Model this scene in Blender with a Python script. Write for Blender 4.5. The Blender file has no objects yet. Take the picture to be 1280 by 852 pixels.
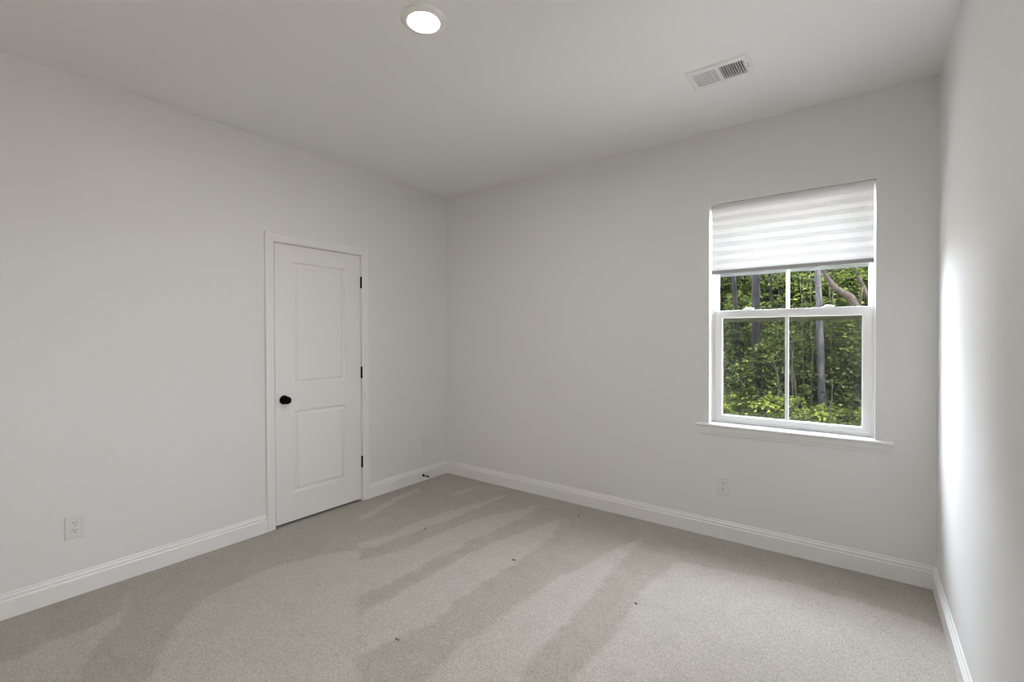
import bpy, bmesh, math, random
import numpy as np
from mathutils import Vector, Matrix

SC = bpy.context.scene
COL = SC.collection
PI = math.pi

# ------------------------------------------------------------------ camera
F_PX, YAW, PITCH, ROLL = 585.4448, math.radians(36.8357), math.radians(-0.5885), math.radians(-0.165)
CAM_POS = (3.3257, -3.3517, 1.3607)
fw = Vector((-math.sin(YAW)*math.cos(PITCH), math.cos(YAW)*math.cos(PITCH), math.sin(PITCH)))
rt = Vector((math.cos(YAW), math.sin(YAW), 0.0))
up = rt.cross(fw)
rt2 = math.cos(ROLL)*rt + math.sin(ROLL)*up
up2 = -math.sin(ROLL)*rt + math.cos(ROLL)*up
cam_data = bpy.data.cameras.new('camera')
cam_data.sensor_width = 36.0
cam_data.lens = F_PX/1280.0*36.0
cam_data.clip_start = 0.02
cam_data.clip_end = 300
cam = bpy.data.objects.new('camera', cam_data)
M3 = Matrix((rt2, up2, -fw)).transposed().to_4x4()
cam.matrix_world = Matrix.Translation(CAM_POS) @ M3
COL.objects.link(cam)
SC.camera = cam

# ------------------------------------------------------------------ light and exposure
SKY_BRIGHT = 44.0      # sky made brighter over the wood, on the window's side
SKY_DIM = 17.0          # the rest of the sky
SKY_COLOR = (0.875, 0.92, 1.03)
SUN_STRENGTH = 48.0
LAMP_STRENGTH = 370.0
HALL_FILL_STRENGTH = 2550.0  # added unseen lamp in the invented hall, fills the room
LAMP_COLOR = (1.0, 0.98, 0.957)
SC.view_settings.view_transform = 'Standard'
SC.view_settings.look = 'None'
SC.view_settings.gamma = 1.0
SC.view_settings.use_curve_mapping = False
SC.view_settings.exposure = 0.0
SC.cycles.use_denoising = True
SC.cycles.max_bounces = 16
SC.cycles.diffuse_bounces = 10
SC.cycles.transparent_max_bounces = 32
SC.cycles.sample_clamp_indirect = 8.0
SC.cycles.caustics_reflective = False
SC.cycles.caustics_refractive = False

world = bpy.data.worlds.new('world')
SC.world = world
world.use_nodes = True
bg = world.node_tree.nodes['Background']
bg.inputs['Color'].default_value = (*SKY_COLOR, 1)
wn = world.node_tree
w_tc = wn.nodes.new('ShaderNodeTexCoord')
w_dot = wn.nodes.new('ShaderNodeVectorMath')
w_dot.operation = 'DOT_PRODUCT'
w_dot.inputs[1].default_value = (0.0, 0.72, 0.69)
w_map = wn.nodes.new('ShaderNodeMapRange')
w_map.interpolation_type = 'SMOOTHSTEP'
w_map.inputs['From Min'].default_value = 0.15
w_map.inputs['From Max'].default_value = 0.85
w_map.inputs['To Min'].default_value = SKY_DIM
w_map.inputs['To Max'].default_value = SKY_BRIGHT
wn.links.new(w_tc.outputs['Generated'], w_dot.inputs[0])
wn.links.new(w_dot.outputs['Value'], w_map.inputs['Value'])
wn.links.new(w_map.outputs['Result'], bg.inputs['Strength'])

sun_data = bpy.data.lights.new('sun', 'SUN')
sun_data.energy = SUN_STRENGTH
sun_data.angle = math.radians(1.5)
sun_data.color = (1.0, 0.95, 0.82)
sun = bpy.data.objects.new('sun', sun_data)
sun.location = (8, -6, 12)
sun.rotation_euler = Vector((-0.42, 0.30, -0.86)).to_track_quat('-Z', 'Y').to_euler()
COL.objects.link(sun)

# ------------------------------------------------------------------ room measures
W, H, YF = 3.644, 2.74, -4.30          # back wall width, ceiling height, front wall
WX1, WX2, WZ1, WZ2 = 2.488, 3.386, 0.762, 2.247   # window opening
DY1, DY2, DZ1, DZ2 = -1.7074, -1.0002, 0.0170, 2.0255  # door slab

# ------------------------------------------------------------------ helpers
def new_mat(name):
    m = bpy.data.materials.new(name)
    m.use_nodes = True
    nt = m.node_tree
    return m, nt, nt.nodes['Principled BSDF']

def N(nt, kind, **kw):
    n = nt.nodes.new(kind)
    for k, v in kw.items():
        setattr(n, k, v)
    return n

def plain(name, col, rough=0.5, metal=0.0, spec=0.5, bump=None):
    m, nt, b = new_mat(name)
    b.inputs['Base Color'].default_value = (*col, 1)
    b.inputs['Roughness'].default_value = rough
    b.inputs['Metallic'].default_value = metal
    b.inputs['Specular IOR Level'].default_value = spec
    if bump:
        scale, strength, dist = bump
        tc = N(nt, 'ShaderNodeTexCoord')
        nz = N(nt, 'ShaderNodeTexNoise')
        nz.inputs['Scale'].default_value = scale
        nz.inputs['Detail'].default_value = 4
        bp = N(nt, 'ShaderNodeBump')
        bp.inputs['Strength'].default_value = strength
        bp.inputs['Distance'].default_value = dist
        nt.links.new(tc.outputs['Object'], nz.inputs['Vector'])
        nt.links.new(nz.outputs['Fac'], bp.inputs['Height'])
        nt.links.new(bp.outputs['Normal'], b.inputs['Normal'])
    return m

def link_mesh(name, verts, faces, mat=None, parent=None, smooth=False):
    me = bpy.data.meshes.new(name)
    me.from_pydata([tuple(v) for v in verts], [], faces)
    if mat:
        me.materials.append(mat)
    if smooth:
        me.polygons.foreach_set('use_smooth', [True]*len(me.polygons))
    me.update()
    o = bpy.data.objects.new(name, me)
    COL.objects.link(o)
    if parent:
        o.parent = parent
    return o

def bm_obj(name, bm, mat=None, parent=None, smooth=False, bevel=0.0, segs=2):
    bmesh.ops.recalc_face_normals(bm, faces=bm.faces)
    me = bpy.data.meshes.new(name)
    bm.to_mesh(me)
    bm.free()
    if mat:
        me.materials.append(mat)
    if smooth:
        me.polygons.foreach_set('use_smooth', [True]*len(me.polygons))
    o = bpy.data.objects.new(name, me)
    COL.objects.link(o)
    if parent:
        o.parent = parent
    if bevel > 0:
        md = o.modifiers.new('bevel', 'BEVEL')
        md.width = bevel
        md.segments = segs
        md.limit_method = 'ANGLE'
        md.angle_limit = math.radians(40)
    return o

def add_box(bm, x0, x1, y0, y1, z0, z1, mat=None):
    vs = [bm.verts.new((x, y, z)) for x in (x0, x1) for y in (y0, y1) for z in (z0, z1)]
    for f in ((0, 1, 3, 2), (4, 6, 7, 5), (0, 4, 5, 1), (2, 3, 7, 6), (0, 2, 6, 4), (1, 5, 7, 3)):
        bm.faces.new([vs[i] for i in f])
    if mat:
        bmesh.ops.transform(bm, matrix=mat, verts=vs)
    return vs

def add_prism(bm, profile, a, b, frame):
    """closed 2-D profile swept straight from a to b; frame(p, t) -> 3-D point"""
    A = [bm.verts.new(frame(p, a)) for p in profile]
    B = [bm.verts.new(frame(p, b)) for p in profile]
    n = len(profile)
    for i in range(n):
        bm.faces.new((A[i], A[(i+1) % n], B[(i+1) % n], B[i]))
    bm.faces.new(A)
    bm.faces.new(B[::-1])

def add_lathe(bm, prof, segs, M):
    """(radius, height) profile spun round local Z, placed by matrix M"""
    rings = []
    for r, h in prof:
        if r < 1e-6:
            rings.append([bm.verts.new(M @ Vector((0, 0, h)))])
        else:
            rings.append([bm.verts.new(M @ Vector((r*math.cos(2*PI*i/segs), r*math.sin(2*PI*i/segs), h))) for i in range(segs)])
    for R0, R1 in zip(rings, rings[1:]):
        for i in range(segs):
            j = (i+1) % segs
            if len(R0) == 1 and len(R1) == 1:
                continue
            if len(R0) == 1:
                bm.faces.new((R0[0], R1[i], R1[j]))
            elif len(R1) == 1:
                bm.faces.new((R0[i], R0[j], R1[0]))
            else:
                bm.faces.new((R0[i], R0[j], R1[j], R1[i]))

def add_ring(bm, x0, x1, z0, z1, wl, wr, wb, wt, y0, y1):
    """rectangular frame in the XZ plane between depths y0 (room) and y1 (outside)"""
    o = [(x0, z0), (x1, z0), (x1, z1), (x0, z1)]
    i = [(x0+wl, z0+wb), (x1-wr, z0+wb), (x1-wr, z1-wt), (x0+wl, z1-wt)]
    vo0 = [bm.verts.new((x, y0, z)) for x, z in o]
    vi0 = [bm.verts.new((x, y0, z)) for x, z in i]
    vo1 = [bm.verts.new((x, y1, z)) for x, z in o]
    vi1 = [bm.verts.new((x, y1, z)) for x, z in i]
    for k in range(4):
        j = (k+1) % 4
        bm.faces.new((vo0[k], vo0[j], vi0[j], vi0[k]))
        bm.faces.new((vo1[k], vi1[k], vi1[j], vo1[j]))
        bm.faces.new((vo0[k], vo1[k], vo1[j], vo0[j]))
        bm.faces.new((vi0[k], vi0[j], vi1[j], vi1[k]))

def empty(name, loc=(0, 0, 0)):
    o = bpy.data.objects.new(name, None)
    o.location = loc
    o.empty_display_size = 0.1
    COL.objects.link(o)
    return o

def tag(o, label, cat, group=None, kind=None):
    o['label'] = label
    o['category'] = cat
    if group:
        o['group'] = group
    if kind:
        o['kind'] = kind
    return o

def struct(o, label, cat):
    return tag(o, label, cat, kind='structure')

def copy_thing(o, parent=None):
    c = o.copy()
    COL.objects.link(c)
    if parent:
        c.parent = parent
    for ch in list(o.children):
        copy_thing(ch, c)
    return c

# ------------------------------------------------------------------ materials
WALL = plain('wall_paint', (0.765, 0.760, 0.752), 0.62, spec=0.3, bump=(260, 0.10, 0.0006))
CEIL = plain('ceiling_paint', (0.84, 0.84, 0.838), 0.8, spec=0.2, bump=(220, 0.12, 0.0006))
TRIM = plain('trim_paint', (0.81, 0.807, 0.80), 0.38, spec=0.45)
DOORP = plain('door_paint', (0.80, 0.795, 0.783), 0.42, spec=0.45)
VINYL = plain('white_vinyl', (0.88, 0.88, 0.88), 0.35)
PLATE = plain('outlet_plastic', (0.73, 0.723, 0.71), 0.35)
DARK = plain('dark_slot', (0.02, 0.02, 0.02), 0.6)
BLACK = plain('black_metal', (0.004, 0.004, 0.004), 0.7, spec=0.08)
RUBBER = plain('black_rubber', (0.008, 0.008, 0.008), 0.7)
VENT = plain('vent_enamel', (0.80, 0.80, 0.79), 0.4)
DUCT = plain('duct_lining', (0.10, 0.10, 0.10), 0.8)
OLIVE = plain('screen_frame_olive', (0.045, 0.050, 0.018), 0.5)  # one even dark olive over the whole screen frame
LAMPTRIM = plain('lamp_trim_white', (0.80, 0.79, 0.77), 0.45)
RAIL_BACKLIT = plain('blind_rail_backlit', (0.40, 0.40, 0.40), 0.45)  # grey takes in the backlit shade on the rail
LINT = plain('dark_lint', (0.09, 0.082, 0.07), 0.9)
CLOSET_SHADE = plain('closet_shade', (0.05, 0.05, 0.05), 0.9)  # near-black stands in for the shade behind the door
SIDING = plain('house_siding', (0.55, 0.55, 0.53), 0.7)

m, nt, b = new_mat('lamp_lens')
b.inputs['Base Color'].default_value = (0.9, 0.9, 0.9, 1)
b.inputs['Emission Color'].default_value = (*LAMP_COLOR, 1)
b.inputs['Emission Strength'].default_value = LAMP_STRENGTH
LENS = m
HALL_FILL_LENS = m.copy()
HALL_FILL_LENS.name = 'hall_fill_lens'
HALL_FILL_LENS.node_tree.nodes['Principled BSDF'].inputs['Emission Strength'].default_value = HALL_FILL_STRENGTH

def glass_mat():
    m, nt, b = new_mat('window_glass')
    nt.nodes.remove(b)
    out = nt.nodes['Material Output']
    tr = N(nt, 'ShaderNodeBsdfTransparent')
    tr.inputs['Color'].default_value = (0.97, 0.985, 0.975, 1)
    gl = N(nt, 'ShaderNodeBsdfGlossy')
    gl.inputs['Roughness'].default_value = 0.35
    lw = N(nt, 'ShaderNodeLayerWeight')
    pw = N(nt, 'ShaderNodeMath', operation='POWER')
    pw.inputs[1].default_value = 5.0
    fr = N(nt, 'ShaderNodeMath', operation='MULTIPLY_ADD')
    fr.inputs[1].default_value = 0.92
    fr.inputs[2].default_value = 0.012
    nt.links.new(lw.outputs['Facing'], pw.inputs[0])
    nt.links.new(pw.outputs[0], fr.inputs[0])
    mx = N(nt, 'ShaderNodeMixShader')
    nt.links.new(fr.outputs[0], mx.inputs[0])
    nt.links.new(tr.outputs[0], mx.inputs[1])
    nt.links.new(gl.outputs[0], mx.inputs[2])
    nt.links.new(mx.outputs[0], out.inputs['Surface'])
    return m
GLASS = glass_mat()

def screen_mat():
    m, nt, b = new_mat('insect_mesh')
    nt.nodes.remove(b)
    out = nt.nodes['Material Output']
    tr = N(nt, 'ShaderNodeBsdfTransparent')
    df = N(nt, 'ShaderNodeBsdfDiffuse')
    df.inputs['Color'].default_value = (0.05, 0.05, 0.05, 1)
    mx = N(nt, 'ShaderNodeMixShader')
    mx.inputs[0].default_value = 0.24
    nt.links.new(tr.outputs[0], mx.inputs[1])
    nt.links.new(df.outputs[0], mx.inputs[2])
    nt.links.new(mx.outputs[0], out.inputs['Surface'])
    return m
SCREEN = screen_mat()

def blind_mat():
    m, nt, b = new_mat('banded_sheer_fabric')
    nt.nodes.remove(b)
    out = nt.nodes['Material Output']
    tc = N(nt, 'ShaderNodeTexCoord')
    sep = N(nt, 'ShaderNodeSeparateXYZ')
    nt.links.new(tc.outputs['Object'], sep.inputs[0])
    # woven bands: solid and sheer strips every 7.5 cm
    mu = N(nt, 'ShaderNodeMath', operation='MULTIPLY')
    mu.inputs[1].default_value = 1/0.0575
    nt.links.new(sep.outputs['Z'], mu.inputs[0])
    fr = N(nt, 'ShaderNodeMath', operation='FRACT')
    nt.links.new(mu.outputs[0], fr.inputs[0])
    rp = N(nt, 'ShaderNodeValToRGB')
    e = rp.color_ramp.elements
    e[0].position, e[0].color = 0.0, (0.82, 0.82, 0.83, 1)
    e[1].position, e[1].color = 1.0, (0.84, 0.84, 0.84, 1)
    for pos, c in ((0.05, 0.73), (0.25, 0.79), (0.46, 0.73), (0.53, 0.92), (0.93, 0.92)):
        x = e.new(pos)
        x.color = (c, c, c, 1)
    nt.links.new(fr.outputs[0], rp.inputs[0])
    df = N(nt, 'ShaderNodeBsdfDiffuse')
    df.inputs['Color'].default_value = (0.80, 0.80, 0.80, 1)
    tl = N(nt, 'ShaderNodeBsdfTranslucent')
    nt.links.new(rp.outputs['Color'], tl.inputs['Color'])
    mx = N(nt, 'ShaderNodeMixShader')
    mx.inputs[0].default_value = 0.31
    nt.links.new(df.outputs[0], mx.inputs[1])
    nt.links.new(tl.outputs[0], mx.inputs[2])
    nt.links.new(mx.outputs[0], out.inputs['Surface'])
    return m
BLIND = blind_mat()

def clear_mat():
    m, nt, b = new_mat('clear_hem_plastic')
    nt.nodes.remove(b)
    out = nt.nodes['Material Output']
    tr = N(nt, 'ShaderNodeBsdfTransparent')
    df = N(nt, 'ShaderNodeBsdfDiffuse')
    df.inputs['Color'].default_value = (0.6, 0.62, 0.63, 1)
    mx = N(nt, 'ShaderNodeMixShader')
    mx.inputs[0].default_value = 0.45
    nt.links.new(tr.outputs[0], mx.inputs[1])
    nt.links.new(df.outputs[0], mx.inputs[2])
    nt.links.new(mx.outputs[0], out.inputs['Surface'])
    return m
CLEAR = clear_mat()

def carpet_mat():
    m, nt, b = new_mat('carpet_pile')
    tc = N(nt, 'ShaderNodeTexCoord')
    at = N(nt, 'ShaderNodeAttribute', attribute_name='nap_daylight')
    n1 = N(nt, 'ShaderNodeTexNoise')
    n1.inputs['Scale'].default_value = 130
    n1.inputs['Detail'].default_value = 6
    n1.inputs['Roughness'].default_value = 0.75
    n2 = N(nt, 'ShaderNodeTexNoise')
    n2.inputs['Scale'].default_value = 9
    n2.inputs['Detail'].default_value = 5
    n3 = N(nt, 'ShaderNodeTexNoise')
    n3.inputs['Scale'].default_value = 45
    n3.inputs['Detail'].default_value = 4
    for n in (n1, n2, n3):
        nt.links.new(tc.outputs['Object'], n.inputs['Vector'])
    # pile lying towards (light) or away (dark) after vacuuming, plus painted daylight
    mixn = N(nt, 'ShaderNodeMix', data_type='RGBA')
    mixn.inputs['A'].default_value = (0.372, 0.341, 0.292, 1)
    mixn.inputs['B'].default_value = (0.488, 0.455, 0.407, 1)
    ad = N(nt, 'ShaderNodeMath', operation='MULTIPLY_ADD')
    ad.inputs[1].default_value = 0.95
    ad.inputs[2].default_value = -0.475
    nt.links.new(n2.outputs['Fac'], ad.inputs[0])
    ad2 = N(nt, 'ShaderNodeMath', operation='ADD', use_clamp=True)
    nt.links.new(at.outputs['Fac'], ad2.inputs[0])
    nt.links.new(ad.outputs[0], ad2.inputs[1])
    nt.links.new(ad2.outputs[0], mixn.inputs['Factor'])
    r1 = N(nt, 'ShaderNodeValToRGB')
    r1.color_ramp.elements[0].position = 0.33
    r1.color_ramp.elements[0].color = (0.55, 0.54, 0.52, 1)
    r1.color_ramp.elements[1].position = 0.66
    r1.color_ramp.elements[1].color = (1.24, 1.24, 1.24, 1)
    nt.links.new(n1.outputs['Fac'], r1.inputs[0])
    r3 = N(nt, 'ShaderNodeValToRGB')
    r3.color_ramp.elements[0].position = 0.3
    r3.color_ramp.elements[0].color = (0.90, 0.90, 0.90, 1)
    r3.color_ramp.elements[1].position = 0.7
    r3.color_ramp.elements[1].color = (1.07, 1.07, 1.07, 1)
    nt.links.new(n3.outputs['Fac'], r3.inputs[0])
    mu = N(nt, 'ShaderNodeMix', data_type='RGBA', blend_type='MULTIPLY')
    mu.inputs['Factor'].default_value = 1
    nt.links.new(mixn.outputs['Result'], mu.inputs['A'])
    nt.links.new(r1.outputs['Color'], mu.inputs['B'])
    mu2 = N(nt, 'ShaderNodeMix', data_type='RGBA', blend_type='MULTIPLY')
    mu2.inputs['Factor'].default_value = 1
    nt.links.new(mu.outputs['Result'], mu2.inputs['A'])
    nt.links.new(r3.outputs['Color'], mu2.inputs['B'])
    nt.links.new(mu2.outputs['Result'], b.inputs['Base Color'])
    b.inputs['Roughness'].default_value = 1.0
    b.inputs['Specular IOR Level'].default_value = 0.05
    b.inputs['Sheen Weight'].default_value = 0.25
    b.inputs['Sheen Roughness'].default_value = 0.6
    bp = N(nt, 'ShaderNodeBump')
    bp.inputs['Strength'].default_value = 0.6
    bp.inputs['Distance'].default_value = 0.006
    nt.links.new(n1.outputs['Fac'], bp.inputs['Height'])
    nt.links.new(bp.outputs['Normal'], b.inputs['Normal'])
    return m
CARPET = carpet_mat()

def leaf_mat(name, dark, mid, light):
    m, nt, b = new_mat(name)
    nt.nodes.remove(b)
    out = nt.nodes['Material Output']
    g = N(nt, 'ShaderNodeNewGeometry')
    rp = N(nt, 'ShaderNodeValToRGB')
    e = rp.color_ramp.elements
    e[0].position, e[0].color = 0.0, (*dark, 1)
    e[1].position, e[1].color = 1.0, (*light, 1)
    x = e.new(0.55)
    x.color = (*mid, 1)
    nt.links.new(g.outputs['Random Per Island'], rp.inputs[0])
    df = N(nt, 'ShaderNodeBsdfDiffuse')
    tl = N(nt, 'ShaderNodeBsdfTranslucent')
    nt.links.new(rp.outputs['Color'], df.inputs['Color'])
    nt.links.new(rp.outputs['Color'], tl.inputs['Color'])
    mx = N(nt, 'ShaderNodeMixShader')
    mx.inputs[0].default_value = 0.42
    nt.links.new(df.outputs[0], mx.inputs[1])
    nt.links.new(tl.outputs[0], mx.inputs[2])
    nt.links.new(mx.outputs[0], out.inputs['Surface'])
    return m
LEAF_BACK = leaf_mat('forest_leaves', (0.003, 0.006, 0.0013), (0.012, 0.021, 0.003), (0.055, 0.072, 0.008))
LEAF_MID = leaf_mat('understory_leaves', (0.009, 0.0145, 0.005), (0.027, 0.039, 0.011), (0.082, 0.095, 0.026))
LEAF_LOW = leaf_mat('low_plant_leaves', (0.036, 0.056, 0.012), (0.085, 0.112, 0.022), (0.15, 0.165, 0.036))  # lighter yellow green than the understory leaves
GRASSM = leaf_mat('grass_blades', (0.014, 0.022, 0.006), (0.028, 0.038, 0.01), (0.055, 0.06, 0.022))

def bark_mat(name, c1, c2):
    m, nt, b = new_mat(name)
    tc = N(nt, 'ShaderNodeTexCoord')
    mp = N(nt, 'ShaderNodeMapping')
    mp.inputs['Scale'].default_value = (9, 9, 1.6)
    nz = N(nt, 'ShaderNodeTexNoise')
    nz.inputs['Scale'].default_value = 3
    nz.inputs['Detail'].default_value = 6
    rp = N(nt, 'ShaderNodeValToRGB')
    rp.color_ramp.elements[0].position = 0.35
    rp.color_ramp.elements[0].color = (*c1, 1)
    rp.color_ramp.elements[1].position = 0.65
    rp.color_ramp.elements[1].color = (*c2, 1)
    bp = N(nt, 'ShaderNodeBump')
    bp.inputs['Strength'].default_value = 0.7
    bp.inputs['Distance'].default_value = 0.02
    nt.links.new(tc.outputs['Object'], mp.inputs[0])
    nt.links.new(mp.outputs[0], nz.inputs['Vector'])
    nt.links.new(nz.outputs['Fac'], rp.inputs[0])
    nt.links.new(rp.outputs['Color'], b.inputs['Base Color'])
    nt.links.new(nz.outputs['Fac'], bp.inputs['Height'])
    nt.links.new(bp.outputs['Normal'], b.inputs['Normal'])
    b.inputs['Roughness'].default_value = 0.9
    b.inputs['Specular IOR Level'].default_value = 0.1
    return m
BARK_DARK = bark_mat('dark_bark', (0.0032, 0.0028, 0.0030), (0.0080, 0.0068, 0.0075))
BARK_PALE = bark_mat('pale_bark', (0.02, 0.019, 0.021), (0.036, 0.0345, 0.0375))
BARK_TAN = bark_mat('tan_bark', (0.009, 0.007, 0.0055), (0.02, 0.0155, 0.0125))
STEM = bark_mat('sapling_stem', (0.0125, 0.0125, 0.009), (0.025, 0.0245, 0.018))
SOIL = None
def soil_mat():
    m, nt, b = new_mat('forest_soil')
    tc = N(nt, 'ShaderNodeTexCoord')
    nz = N(nt, 'ShaderNodeTexNoise')
    nz.inputs['Scale'].default_value = 2.2
    nz.inputs['Detail'].default_value = 8
    rp = N(nt, 'ShaderNodeValToRGB')
    rp.color_ramp.elements[0].position = 0.35
    rp.color_ramp.elements[0].color = (0.080, 0.066, 0.048, 1)
    rp.color_ramp.elements[1].position = 0.7
    rp.color_ramp.elements[1].color = (0.155, 0.130, 0.094, 1)
    nt.links.new(tc.outputs['Object'], nz.inputs['Vector'])
    nt.links.new(nz.outputs['Fac'], rp.inputs[0])
    nt.links.new(rp.outputs['Color'], b.inputs['Base Color'])
    b.inputs['Roughness'].default_value = 1.0
    b.inputs['Specular IOR Level'].default_value = 0.0
    return m
SOIL = soil_mat()

# ------------------------------------------------------------------ room shell
# carpeted floor with vacuum strokes: pile direction and painted daylight stored per vertex
NAP_DAYLIGHT = [
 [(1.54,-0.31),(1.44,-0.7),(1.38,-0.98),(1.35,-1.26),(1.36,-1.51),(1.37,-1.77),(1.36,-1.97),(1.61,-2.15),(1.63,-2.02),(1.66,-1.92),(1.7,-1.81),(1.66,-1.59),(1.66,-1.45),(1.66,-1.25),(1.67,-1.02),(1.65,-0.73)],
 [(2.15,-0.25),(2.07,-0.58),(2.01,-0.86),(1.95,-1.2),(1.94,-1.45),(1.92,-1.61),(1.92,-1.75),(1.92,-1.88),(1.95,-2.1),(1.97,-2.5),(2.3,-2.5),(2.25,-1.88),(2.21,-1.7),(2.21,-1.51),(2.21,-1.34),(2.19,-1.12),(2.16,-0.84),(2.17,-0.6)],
 [(2.45,-0.49),(2.39,-0.79),(2.39,-1.01),(2.41,-1.25),(2.42,-1.43),(2.41,-1.6),(2.41,-1.75),(2.4,-2.6),(3.7,-2.6),(3.7,-0.5),(3.54,-0.41),(3.05,-0.38),(2.7,-0.44)],  # mostly the window's daylight pool painted lighter; left edge is pile
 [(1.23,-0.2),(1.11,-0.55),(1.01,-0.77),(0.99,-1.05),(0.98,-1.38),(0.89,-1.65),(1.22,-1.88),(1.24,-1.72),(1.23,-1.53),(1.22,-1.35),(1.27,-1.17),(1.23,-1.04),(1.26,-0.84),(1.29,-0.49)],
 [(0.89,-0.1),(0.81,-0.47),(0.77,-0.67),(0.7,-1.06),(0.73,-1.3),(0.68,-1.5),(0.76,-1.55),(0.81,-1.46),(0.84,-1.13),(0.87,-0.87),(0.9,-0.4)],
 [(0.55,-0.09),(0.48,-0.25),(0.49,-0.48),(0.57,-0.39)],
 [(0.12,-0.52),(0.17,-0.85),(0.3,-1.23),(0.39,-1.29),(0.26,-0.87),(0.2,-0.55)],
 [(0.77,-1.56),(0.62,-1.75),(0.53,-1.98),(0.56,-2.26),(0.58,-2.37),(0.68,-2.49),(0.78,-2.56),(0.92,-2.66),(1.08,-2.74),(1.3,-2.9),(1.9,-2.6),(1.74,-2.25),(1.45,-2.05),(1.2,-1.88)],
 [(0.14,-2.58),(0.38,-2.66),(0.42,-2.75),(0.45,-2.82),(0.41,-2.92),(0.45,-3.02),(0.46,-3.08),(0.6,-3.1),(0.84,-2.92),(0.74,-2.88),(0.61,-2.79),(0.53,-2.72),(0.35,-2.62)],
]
def in_poly(px, py, poly):
    inside = np.zeros(px.shape, bool)
    n = len(poly)
    for i in range(n):
        x0, y0 = poly[i]
        x1, y1 = poly[(i+1) % n]
        if abs(y1-y0) < 1e-9:
            continue
        c = ((y0 > py) != (y1 > py)) & (px < (x1-x0)*(py-y0)/(y1-y0)+x0)
        inside ^= c
    return inside

def build_floor():
    xs = np.linspace(0.0, W, 305)
    ys = np.linspace(YF, 0.0, 360)
    X, Y = np.meshgrid(xs, ys)
    rng = np.random.default_rng(5)
    # ragged stroke edges
    def smooth_noise(cells):
        g = rng.normal(size=(cells, cells))
        gx = np.linspace(0, cells-1.001, X.shape[1])
        gy = np.linspace(0, cells-1.001, X.shape[0])
        ix, iy = gx.astype(int), gy.astype(int)
        fx, fy = gx-ix, (gy-iy)[:, None]
        fx, fy = fx*fx*(3-2*fx), fy*fy*(3-2*fy)
        a = g[np.ix_(iy, ix)]*(1-fx) + g[np.ix_(iy, ix+1)]*fx
        b_ = g[np.ix_(iy+1, ix)]*(1-fx) + g[np.ix_(iy+1, ix+1)]*fx
        return a*(1-fy) + b_*fy
    dx = 0.006*smooth_noise(24) + 0.007*smooth_noise(120)
    dy = 0.006*smooth_noise(24) + 0.007*smooth_noise(120)
    nap_daylight = np.zeros(X.shape)
    for poly in NAP_DAYLIGHT:
        nap_daylight = np.maximum(nap_daylight, in_poly(X+dx, Y+dy, poly).astype(float))
    for _ in range(2):
        p = np.pad(nap_daylight, 1, mode='edge')
        nap_daylight = (p[:-2, 1:-1]+p[2:, 1:-1]+p[1:-1, :-2]+p[1:-1, 2:]+2*p[1:-1, 1:-1])/6
    nap_daylight = 0.18 + 0.72*nap_daylight
    Z = 0.0012*smooth_noise(120)*0
    ny, nx = X.shape
    V = np.stack([X.ravel(), Y.ravel(), np.zeros(X.size)], 1)
    idx = np.arange(nx*ny).reshape(ny, nx)
    F = np.stack([idx[:-1, :-1].ravel(), idx[:-1, 1:].ravel(), idx[1:, 1:].ravel(), idx[1:, :-1].ravel()], 1)
    me = bpy.data.meshes.new('floor')
    me.vertices.add(len(V))
    me.vertices.foreach_set('co', V.astype(np.float32).ravel())
    me.loops.add(F.size)
    me.loops.foreach_set('vertex_index', F.astype(np.int32).ravel())
    me.polygons.add(len(F))
    me.polygons.foreach_set('loop_start', np.arange(0, F.size, 4, dtype=np.int32))
    me.update(calc_edges=True)
    a = me.attributes.new('nap_daylight', 'FLOAT', 'POINT')
    a.data.foreach_set('value', nap_daylight.astype(np.float32).ravel())
    me.materials.append(CARPET)
    o = bpy.data.objects.new('floor', me)
    COL.objects.link(o)
    return o
floor = struct(build_floor(), 'beige cut pile carpet with light and dark vacuum strokes and painted window daylight', 'carpet')

bm = bmesh.new()
add_box(bm, -0.04, W, YF-0.12, 0.17, -0.16, -0.004)
struct(bm_obj('trim_1', bm, SIDING), 'house floor slab under the carpet', 'floor slab')

# ceiling with a duct opening for the register
VX1, VX2, VY1, VY2 = 2.590, 2.850, -0.795, -0.635
def hole_slab(bm, u, v, w0, w1, frame):
    """3x3 grid of cells with the middle one open; u, v = four cuts; frame(u, v, w) -> point"""
    grid = {}
    def vert(i, j, k):
        if (i, j, k) not in grid:
            grid[i, j, k] = bm.verts.new(frame(u[i], v[j], (w0, w1)[k]))
        return grid[i, j, k]
    for i in range(3):
        for j in range(3):
            if i == 1 and j == 1:
                continue
            if u[i+1]-u[i] < 1e-6 or v[j+1]-v[j] < 1e-6:
                continue
            for k in (0, 1):
                bm.faces.new([vert(i, j, k), vert(i+1, j, k), vert(i+1, j+1, k), vert(i, j+1, k)])
    def quad(a, b_):
        bm.faces.new([vert(*a, 0), vert(*b_, 0), vert(*b_, 1), vert(*a, 1)])
    for i in range(3):
        if u[i+1]-u[i] > 1e-6:
            if v[1]-v[0] > 1e-6:
                quad((i, 0), (i+1, 0))
            quad((i, 3), (i+1, 3))
    for j in range(3):
        if v[j+1]-v[j] > 1e-6:
            quad((0, j), (0, j+1))
            quad((3, j), (3, j+1))
    # reveal of the opening
    if v[1]-v[0] > 1e-6:
        quad((1, 1), (2, 1))
    quad((1, 2), (2, 2))
    quad((1, 1), (1, 2))
    quad((2, 1), (2, 2))

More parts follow.
